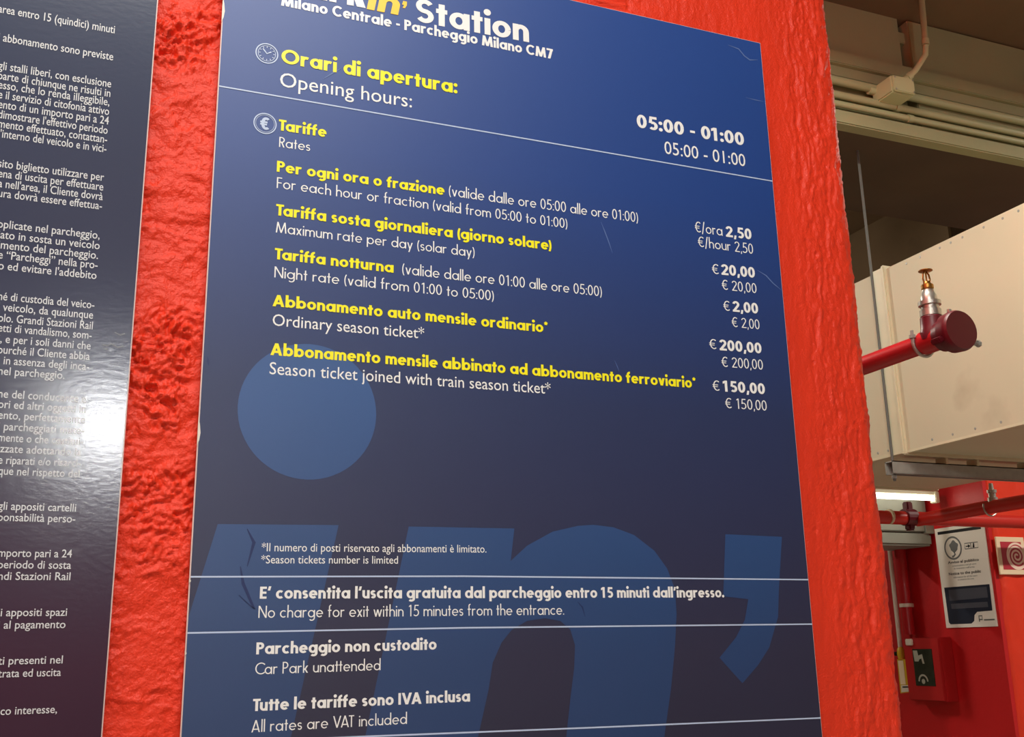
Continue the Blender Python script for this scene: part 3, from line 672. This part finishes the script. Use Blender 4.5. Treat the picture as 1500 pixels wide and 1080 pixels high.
# grooved coupling with round cap at the near end
bm = bmesh.new(); lathe(bm, (xp, y0+.06, zp), (0, -1, 0), [(0, .030), (.004, .042), (.03, .046), (.034, .054), (.056, .056), (.062, .056), (.066, .055), (.072, .052)], 28); cap = bobj('end_cap', bm, 'dark_red', sp_, True)
for a in (25, 205):
    dx, dz = math.cos(math.radians(a)), math.sin(math.radians(a))
    bm = bmesh.new(); box(bm, -.012, .012, -.016, .016, -.008, .008, .003)
    bmesh.ops.transform(bm, matrix=Matrix.Translation((xp+dx*.06, y0+.02, zp+dz*.06)) @ Matrix.Rotation(-math.radians(a), 4, 'Y'), verts=bm.verts)
    bobj('lug', bm, 'dark_red', cap)
for dz, dy in ((-.026, .01), (.012, .03)):
    bm = bmesh.new(); tube(bm, [(xp+.045, y0+dy, zp+dz), (xp+.078, y0+dy, zp+dz)], .006, 8); lathe(bm, (xp+.07, y0+dy, zp+dz), (1, 0, 0), [(0, .0095), (.008, .0095)], 6); bobj('bolt', bm, 'galv', cap)
# clip bolt standing beside the tee
yt = hit(1366, 480, 'x', xp).y
zt = zp
bm = bmesh.new(); tube(bm, [(xp-.01, yt-.075, zp+.02), (xp-.01, yt-.075, zp+.062)], .006, 8); lathe(bm, (xp-.01, yt-.075, zp+.036), (0, 0, 1), [(0, .010), (.008, .010)], 6); bobj('bolt', bm, 'steel', sp_)
bm = bmesh.new(); tube(bm, [(xp-.031, yt-.075, zp+.012), (xp-.033, yt-.075, zp-.02)], .008, 8); bobj('clamp_tab', bm, 'white_pvc', sp_, True)
# saddle tee: outlet, u-bolt
bm = bmesh.new(); lathe(bm, (xp, yt, zp), (0, 0, 1), [(0, .034), (.022, .034), (.03, .031), (.062, .030), (.066, .026)], 22); tee = bobj('saddle_tee', bm, 'dark_red', sp_, True)
bm = bmesh.new(); tube(bm, [(xp, yt-.036, zp), (xp, yt+.036, zp)], .0325, 24); bobj('saddle', bm, 'red_pipe', tee, True)
bm = bmesh.new(); tube(bm, [(xp+.036*math.cos(a), yt+.04, zp+.036*math.sin(a)) for a in np.linspace(PI*.98, 2*PI*1.01, 22)], .0045, 8); bobj('u_bolt', bm, 'steel', tee, True)
for sx in (-1, 1):
    bm = bmesh.new(); tube(bm, [(xp+sx*.036, yt+.04, zp-.002), (xp+sx*.036, yt+.04, zp+.034)], .0045, 8); lathe(bm, (xp+sx*.036, yt+.04, zp+.012), (0, 0, 1), [(0, .0095), (.009, .0095)], 6); bobj('nut', bm, 'galv', tee)
# upright head
hb = zp+.066
bm = bmesh.new(); lathe(bm, (xp, yt, hb), (0, 0, 1), [(0, .028), (.018, .028), (.020, .024), (.030, .024), (.031, .030), (.042, .030), (.043, .022), (.060, .021), (.064, .018), (.076, .015)], 20)
bobj('reducer', bm, 'steel', sp_, True)
h1 = hb+.076
bm = bmesh.new(); lathe(bm, (xp, yt, h1), (0, 0, 1), [(0, .013), (.004, .0165), (.014, .0165), (.018, .011), (.024, .009)], 16); hd = bobj('sprinkler_head', bm, 'brass', sp_, True)
for sx in (-1, 1):
    bm = bmesh.new(); tube(bm, [(xp+sx*.009, yt, h1+.02), (xp+sx*.0125, yt, h1+.032), (xp+sx*.010, yt, h1+.046), (xp+sx*.003, yt, h1+.053)], .0024, 8); bobj('frame_arm', bm, 'brass', hd, True)
bm = bmesh.new(); tube(bm, [(xp, yt, h1+.022), (xp, yt, h1+.05)], .0024, 8); bobj('glass_bulb', bm, 'brass', hd, True)
bm = bmesh.new(); lathe(bm, (xp, yt, h1+.053), (0, 0, 1), [(0, .006), (.002, .019), (.004, .019)], 18); bobj('deflector', bm, 'brass', hd)

# ------------------------------------------------------------------ things deeper in: lamp, grey duct, red pipes
def batten(x0, x1, y, z, label, along='x', bright=True):
    e = empty('ceiling_lamp', ((x0+x1)/2, y, z), label, 'lamp')
    bm = bmesh.new(); box(bm, x0-.02, x1+.0, y-.012, y+.03, z+.012, z+.04, .004); bobj('housing', bm, 'housing', e)
    bm = bmesh.new(); tube(bm, [(x0, y, z), (x1-.03, y, z)], .016, 14); bobj('lamp_tube', bm, 'tube', e, True)
    bm = bmesh.new(); box(bm, x1-.03, x1+.0, y-.024, y+.024, z-.03, z+.035, .004); bobj('end_cap', bm, 'housing', e)
    return e
yl = 4.6-DIST
xl = hit(1372, 729, 'y', yl).x; zl = hit(1330, 728, 'y', yl).z
batten(xl-1.25, xl, yl, zl, 'lit fluorescent batten lamp glowing under the far end of the duct')

yg = 4.72-DIST
g0 = hit(1340, 800, 'y', yg).z; g1 = hit(1340, 738, 'y', yg).z
gd = empty('cable_duct', (3.6, yg, g0), 'grey steel cable duct crossing beneath the lit lamp', 'duct')
bm = bmesh.new(); box(bm, 1.2, XW-.02, yg, yg+.3, g0+.075, g1+.05, .006); bobj('trunk', bm, 'grey_steel', gd)
bm = bmesh.new(); box(bm, 1.2, XW-.02, yg-.02, yg+.3, g0, g0+.07, .012); bobj('lower_tray', bm, 'grey_steel', gd)
xk = hit(1352, 770, 'y', yg).x
bm = bmesh.new(); box(bm, 1.2, xk, yg-.014, yg+.02, g0+.08, g1+.05, .004); bobj('lid', bm, 'grey_steel', gd)
bm = bmesh.new(); v = [bm.verts.new(p) for p in ((xk, yg-.02, g0+.17), (xk+.16, yg-.02, g0+.07), (xk, yg-.02, g0+.07), (xk, yg+.03, g0+.17), (xk+.16, yg+.03, g0+.07), (xk, yg+.03, g0+.07))]
for f in ((0, 1, 2), (3, 5, 4), (0, 3, 4, 1), (1, 4, 5, 2), (2, 5, 3, 0)): bm.faces.new([v[i] for i in f])
bobj('gusset', bm, 'grey_steel', gd)

yr = 4.1-DIST
za = hit(1310, 754, 'y', yr).z
rp = empty('sprinkler_main', (3.7, yr, za), 'red sprinkler main crossing in front of the grey duct', 'pipe')
bm = bmesh.new(); tube(bm, [(1.4, yr, za-.012), (7, yr, za-.02)], .033, 18); bobj('pipe', bm, 'red_pipe_bright', rp, True)
xj = hit(1331, 756, 'y', yr).x
bm = bmesh.new(); tube(bm, [(xj-.03, yr, za-.012), (xj+.03, yr, za-.012)], .042, 18); box(bm, xj-.018, xj+.018, yr-.02, yr+.02, za-.075, za+.065, .006); bobj('clamp', bm, 'dark_red', rp)
x2 = hit(1301, 752, 'y', yr).x
bm = bmesh.new(); tube(bm, [(x2-.006, yr-.005, za-.012), (x2+.006, yr-.005, za-.012)], .037, 14); bobj('clip', bm, 'seam', rp)
# branch coming towards the viewer
p2 = hit(1500, 727, 'x', xj+.12)
bb = empty('sprinkler_branch', (xj+.05, yr, za+.03), 'red sprinkler branch pipe running towards the viewer with a small steel head', 'pipe')
xb = xj+.05; zb2 = hit(1500, 735, 'x', xj+.05).z
bm = bmesh.new(); tube(bm, [(xb, yr, zb2-.006), (xb, yr-.4, zb2), (xb, .4-DIST+1.2, zb2)], .031, 18); bobj('pipe', bm, 'red_pipe_bright', bb, True)
ps = hit(1455, 738, 'x', xb)
bm = bmesh.new(); lathe(bm, (xb, ps.y, zb2+.02), (0, 0, 1), [(0, .022), (.02, .022), (.022, .016), (.04, .016), (.042, .021), (.055, .021), (.058, .011), (.085, .009)], 14); h_ = bobj('sprinkler_head', bm, 'steel', bb, True)
bm = bmesh.new(); tube(bm, [(xb+.04*math.cos(a), ps.y+.02, zb2+.04*math.sin(a)) for a in np.linspace(PI*.9, 2*PI*1.02, 16)], .004, 8); bobj('u_bolt', bm, 'steel', bb, True)

# pier with the hose sign
def rough_box(name, x0, x1, y0_, y1_, z0, z1, amp, m, R=.05):
    n = 60; arc_ = np.linspace(0, PI/2, 10)
    px_ = np.concatenate([[x0], x0+R-R*np.sin(arc_[::-1]), np.linspace(x0+R, x1, n)[1:]]); py_ = np.concatenate([[y1_], y0_+R-R*np.cos(arc_[::-1]), np.full(n-1, y0_)])
    nx_ = np.concatenate([[-1], -np.sin(arc_[::-1]), np.zeros(n-1)]); ny_ = np.concatenate([[0], -np.cos(arc_[::-1]), -np.ones(n-1)])
    zs = np.linspace(z0, z1, 260); s = np.concatenate([[0], np.cumsum(np.hypot(np.diff(px_), np.diff(py_)))])
    Sx, Z = np.meshgrid(s, zs); d = fbm(Sx*14, Z*6, 77, 4)*amp
    X = px_[None]+nx_[None]*d; Y = py_[None]+ny_[None]*d; V = np.stack([X, Y, Z], -1).reshape(-1, 3); h, w = Z.shape; i = np.arange(h*w).reshape(h, w)
    Fq = np.stack([i[:-1, :-1], i[:-1, 1:], i[1:, 1:], i[1:, :-1]], -1).reshape(-1, 4)
    return mesh_obj(name, V, Fq.tolist(), m, None, True)
xp0 = XW+.012
o = rough_box('column', xp0, XW+.9, yn, yn+.6, 0, EYE+1.15, .016, 'red_paint'); struct(o)
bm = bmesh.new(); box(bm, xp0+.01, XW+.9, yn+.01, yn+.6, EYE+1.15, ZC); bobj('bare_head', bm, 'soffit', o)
xs0 = hit(1458, 788, 'y', yn-.012).x; zs1 = hit(1480, 787, 'y', yn-.012).z; zs0 = hit(1480, 842, 'y', yn-.012).z; sw = (zs1-zs0)
hs = empty('hose_sign', (xs0+sw/2, yn-.01, zs0), 'square fire hose sign with white spiral on red, cut off at the right', 'sign')
bm = bmesh.new(); box(bm, xs0, xs0+sw, yn-.014, yn-.004, zs0, zs1, .002); bobj('plate', bm, 'cream', hs)
bd = sw*.13; mesh_obj('red_field', [(xs0+bd, yn-.0148, zs0+bd), (xs0+sw-bd, yn-.0148, zs0+bd), (xs0+sw-bd, yn-.0148, zs1-bd), (xs0+bd, yn-.0148, zs1-bd)], [[0, 1, 2, 3]], 'pink_ink', hs)
cxs, czs = hit(1489.5, 815, 'y', yn-.015).x, hit(1489.5, 815, 'y', yn-.015).z; ro = hit(1489.5, 796, 'y', yn-.015).z-czs
sp = [(cxs+(.08+.92*a/(2*PI*3.0))*ro*math.cos(a+.5), czs+(.08+.92*a/(2*PI*3.0))*ro*.97*math.sin(a+.5)) for a in np.linspace(0, 2*PI*3.0, 130)]
P = stroke(sp, ro*.15, ro*.15); V = []; Fs = []
for p in P: b = len(V); V += [(x, yn-.0155, z) for x, z in p]; Fs.append(list(range(b, b+4)))
P = stroke(arc(cxs, czs, ro*.97, ro*.97, 0, 360, 48), ro*.16, ro*.16)
for p in P: b = len(V); V += [(x, yn-.0157, z) for x, z in p]; Fs.append(list(range(b, b+4)))
mesh_obj('spiral', V, Fs, 'pale_ink', hs)

# ------------------------------------------------------------------ notice on the side wall (faces -x)
xn = XW-.008
def nw_(u, v): p = hit(u, v, 'x', xn); return p.y, p.z
nyA, nyB = hit(1377, 845, 'x', xn).y, hit(1450.5, 840, 'x', xn).y       # far (left) and near (right) edges
nz1, nz0 = EYE+.607, EYE+.061
nt_ = empty('public_notice', (xn, (nyA+nyB)/2, nz0), 'tall white notice with round emblem and dark lower block on the red wall', 'sign')
bm = bmesh.new(); box(bm, xn, XW, nyB, nyA, nz0, nz1, .001); bobj('sheet', bm, 'notice', nt_)
nwid = nyA-nyB; nh = nz1-nz0
def N_(a, b, off=.0006): return (xn-off, nyA-a*nwid, nz0+b*nh)      # a 0..1 left to right, b 0..1 bottom to top
def npoly(name, polys, m, off=.0006, parent=nt_):
    V = []; Fs = []
    for p in polys: s = len(V); V += [N_(a, b, off) for a, b in p]; Fs.append(list(range(s, s+len(p))))
    return mesh_obj(name, V, Fs, m, parent)
npoly('header_bar', [[(.06, .935), (.94, .935), (.94, .965), (.06, .965)]], 'black')
ar = nwid/nh
def nel(cx, cy, r, w): return stroke([(cx+r*math.cos(t), cy+r*ar*math.sin(t)) for t in np.linspace(0, 2*PI, 41)], w, w*ar)
npoly('emblem_ring', nel(.34, .785, .165, .028), 'grey_ink')
tr = [(.34+.02+.085*math.cos(t)*(1+.12*math.sin(5*t)), .80+.085*ar*math.sin(t)*(1+.12*math.cos(4*t))) for t in np.linspace(0, 2*PI, 30)[:-1]]
npoly('emblem', [tr, *stroke([(.35, .745), (.37, .72), (.33, .70), (.30, .70)], .03, .02)], 'grey_ink')
npoly('label_frame', stroke([(.58, .76), (.84, .76), (.84, .815), (.58, .815), (.58, .76)], .012, .008)+stroke([(.70, .76), (.70, .815)], .012, .008), 'grey_ink')
npoly('label_mark', [[(.6, .78), (.6, .79), (.645, .79), (.645, .805), (.69, .785), (.645, .766), (.645, .78)], [(.73, .766), (.77, .766), (.77, .81), (.75, .81)]], 'black')
def ntext(s, a0, a1, b, cap, m, bold=.02):
    vs, fs, wd = layout_builtin(s, bold); sx = (a1-a0)/wd
    mesh_obj('text_line', [N_(a0+x*sx, b+y*cap, .0007) for x, y in vs], fs, m, nt_)
ntext("Avviso al pubblico", .2, .82, .632, .026, 'black'); ntext("comunicazione a tutti gli utenti", .28, .76, .600, .016, 'grey_ink', .005); ntext("in transito nell'area", .31, .72, .572, .016, 'grey_ink', .005)
ntext("Notice to the public", .19, .83, .518, .026, 'black'); ntext("information for all the users", .28, .75, .485, .016, 'grey_ink', .005); ntext("in transit in the area", .36, .68, .460, .014, 'grey_ink', .005)
npoly('dark_block', [[(.10, .035), (.52, .035), (.58, .06), (.60, .115), (.66, .145), (.95, .15), (.96, .40), (.06, .40), (.07, .055)]], 'navy_ink')
npoly('text_block', [[(.14, .265), (.90, .275), (.90, .378), (.14, .375)], [(.16, .185), (.88, .185), (.88, .235), (.16, .235)]], 'slate_ink', .0009)
npoly('logo', stroke([(.68, .05), (.68, .105), (.74, .105), (.74, .07), (.68, .07)], .02, .012)+[[(.77, .058), (.97, .058), (.97, .072), (.77, .072)]], 'grey_ink')

# ------------------------------------------------------------------ hose cabinet, pipes and tag
pc = hit(1405, 1027, 'x', XW); yc0 = pc.y                 # near face meets the wall
xf = hit(1386, 1029, 'y', yc0).x                          # front plane
yc1 = hit(1327, 980, 'x', xf).y
zt_ = hit(1374, 934, 'x', xf).z; zb_c = hit(1386, 1029, 'x', xf).z
cb = empty('alarm_cabinet', (xf, (yc0+yc1)/2, zb_c), 'red wall cabinet with dark glass window below the notice', 'cabinet')
bm = bmesh.new(); box(bm, xf+.006, XW, yc0, yc1, zb_c, zt_, .004); bobj('body', bm, 'red_steel', cb)
def C_(u, v, x=None): return hit(u, v, 'x', xf if x is None else x)
bm = bmesh.new(); box(bm, xf-.004, xf+.006, yc0+.004, yc1-.004, zb_c+.004, zt_-.004, .003); dr = bobj('door', bm, 'red_steel', cb)
gy0, gy1 = C_(1369, 980).y, C_(1340.5, 980).y; gz0, gz1 = C_(1355, 1005).z, C_(1352, 951).z
bm = bmesh.new(); box(bm, xf-.007, xf-.003, gy0, gy1, gz0, gz1, .001); bobj('window', bm, 'glass', dr)
yw, wd_, hh_ = gy1, gy1-gy0, gz1-gz0
def G_(a, b): return (xf-.0078, gy1-a*wd_, gz0+b*hh_)
def gpoly(name, polys, m):
    V = []; Fs = []
    for p in polys: s = len(V); V += [G_(a, b) for a, b in p]; Fs.append(list(range(s, s+len(p))))
    mesh_obj(name, V, Fs, m, dr)
M['pale_label'] = mat('pale_label', (176, 176, 160), .4)
gpoly('instruction_label', [[(.04, .96), (.26, .96), (.30, .82), (.38, .84), (.50, .86), (.54, .72), (.58, .60), (.48, .60), (.44, .74), (.34, .72), (.28, .66), (.08, .66)]], 'pale_label')
gpoly('hose_symbol', stroke([(.42+.22*math.cos(t), .12+.17*math.sin(t)) for t in np.linspace(0, PI, 16)], .07, .05)+[arc(.42, .12, .09, .07, 0, 340, 14)], 'pale_label')
pl = C_(1333.5, 941, xf-.006); bm = bmesh.new(); box(bm, xf-.02, xf-.003, pl.y-.022, pl.y+.028, pl.z-.018, pl.z+.018, .004); bobj('white_block', bm, 'white_pvc', cb)

def wallpipe(u0, v0, u1, v1, off, rad, m, label, name='conduit'):
    a = hit(u0, v0, 'x', XW-off); b = hit(u1, v1, 'x', XW-off); y = (a.y+b.y)/2
    e = empty(name, (XW-off, y, b.z), label, 'pipe'); bm = bmesh.new(); tube(bm, [(XW-off, y, a.z), (XW-off, y, b.z)], rad, 14); bobj('pipe', bm, m, e, True)
    return e, y
e1, y1_ = wallpipe(1302, 803, 1320, 950, .05, .013, 'white_pvc', 'thin white vertical pipe on the red wall, leading down to the yellow tag')
e2, y2_ = wallpipe(1320, 804, 1330, 930, .045, .033, 'red_pipe', 'thick glossy red vertical pipe on the red wall above the cabinet')
p = hit(1329, 887, 'x', XW-.04)
bm = bmesh.new(); tube(bm, [(XW-.045, y2_, p.z-.01), (XW-.045, y2_, p.z+.01)], .038, 14); box(bm, XW-.04, XW, y2_-.012, y2_+.012, p.z-.01, p.z+.01); bobj('clip', bm, 'white_pvc', e2)
# yellow tag
xt_ = XW-.06
def T_(u, v): q = hit(u, v, 'x', xt_); return q.y, q.z
tg = empty('inspection_tag', (xt_, y1_, T_(1325, 1015)[1]), 'yellow inspection tag hanging at the foot of the white pipe', 'tag')
ta = [T_(1314, 966), (T_(1332, 966)), T_(1336, 1014), T_(1319, 1016)]
yy0, yy1 = ta[0][0], ta[1][0]
bm = bmesh.new(); vs = [bm.verts.new((xt_+dx, a, b)) for dx in (0, .004) for a, b in ta]
for f in ((0, 1, 2, 3), (7, 6, 5, 4), (0, 4, 5, 1), (1, 5, 6, 2), (2, 6, 7, 3), (3, 7, 4, 0)): bm.faces.new([vs[i] for i in f])
bobj('card', bm, 'yellow_tag', tg)
def tquad(name, a, b, c, d, m): mesh_obj(name, [(xt_-.001, *T_(*p)) for p in (a, b, c, d)], [[0, 1, 2, 3]], m, tg)
tquad('pale_field', (1315.5, 968), (1323, 968), (1327, 1003), (1319.5, 1003), 'cream'); tquad('white_strip', (1320, 1004), (1334.5, 1004), (1335.5, 1013), (1320.5, 1014.5), 'white_pvc')
tquad('dark_print', (1322, 1006), (1333, 1005.5), (1333.3, 1007.5), (1322.3, 1008), 'grey_ink')
q = T_(1318, 957)
bm = bmesh.new(); lathe(bm, (xt_+.01, q[0], q[1]-.035), (0, 0, 1), [(0, .018), (.03, .024), (.055, .022), (.07, .012)], 14); bobj('cap', bm, 'yellow_tag', tg, True)
q = T_(1313.5, 958); bm = bmesh.new(); tube(bm, [(xt_-.02, q[0]+.01, q[1]), (xt_+.02, q[0], q[1])], .012, 12); bobj('hole_eyelet', bm, 'black', tg, True)

# ------------------------------------------------------------------ lamps on the viewer's side, and added ones brightening duct, pier, back wall and aisle
def lamp(x, y, z, lx, ly, watts, col, label):
    e = empty('ceiling_lamp', (x, y, z), label, 'lamp')
    bm = bmesh.new(); box(bm, x-lx/2-.03, x+lx/2+.03, y-ly/2-.02, y+ly/2+.02, z+.012, z+.07, .006); bobj('housing', bm, 'housing', e)
    bm = bmesh.new(); tube(bm, [(x, y, z+.07), (x, y, ZC)], .01, 8); bobj('rod', bm, 'steel', e)
    ld = bpy.data.lights.new('batten_light', 'AREA'); ld.shape = 'RECTANGLE'; ld.size = lx; ld.size_y = ly; ld.energy = watts; ld.color = col
    lo = bpy.data.objects.new('batten_light', ld); COL.objects.link(lo); lo.location = (x, y, z)
for a in LAMPS: lamp(*a)

# wall-bracket lamp across the aisle whose glare shows in the glossy board
Lq = hit(160, 622, 'y', 5.0)
gx, gz = Lq.x, Lq.z
e = empty('bulkhead_lamp', (gx, -5.0, gz), 'bright bulkhead lamp across the aisle, seen as glare in the board', 'lamp')
M['bulkhead'] = mat('bulkhead_glass', (255, 252, 240), .4, emit=((250, 252, 255), 235))
bm = bmesh.new(); box(bm, gx-.15, gx+.15, -5.08, -5.0, gz-.08, gz+.08, .02); bobj('diffuser', bm, 'bulkhead', e)
bm = bmesh.new(); box(bm, gx-.22, gx+.22, -5.12, -5.08, gz-.12, gz+.12, .01); bobj('back_box', bm, 'housing', e)
bm = bmesh.new(); box(bm, gx-.02, gx+.02, -5.12, -5.09, gz+.1, ZC); bobj('drop_rod', bm, 'steel', e)

# lit bay behind the beam: a batten and point light added unseen behind the column to brighten it, and the next beam it lights
bt = batten(1.2, 2.3, 3.1, 3.72, 'added batten lamp brightening the bay behind the painted beam')
ld = bpy.data.lights.new('bay_fill', 'POINT'); ld.energy = 60; ld.color = (1, .95, .82); ld.shadow_soft_size = .06
lo = bpy.data.objects.new('bay_fill', ld); COL.objects.link(lo); lo.location = (1.75, 3.1, 3.66)
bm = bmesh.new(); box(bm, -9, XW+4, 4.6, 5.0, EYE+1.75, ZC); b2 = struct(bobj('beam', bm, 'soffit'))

for a in ([(150, 505), (157, 507), (163, 504), (172, 509), (181, 507)], [(168, 487), (176, 491), (183, 489)], [(152, 1.5+509), (158, 512)]):
    P = pp(*a); n = len(P)
    V = [(x, -.0004, z-.0008) for x, z in P]+[(x, -.0004, z+.0008) for x, z in P]
    mesh_obj('scuff', V, [[i, i+1, n+i+1, n+i] for i in range(n-1)], 'slate_pale', lp)
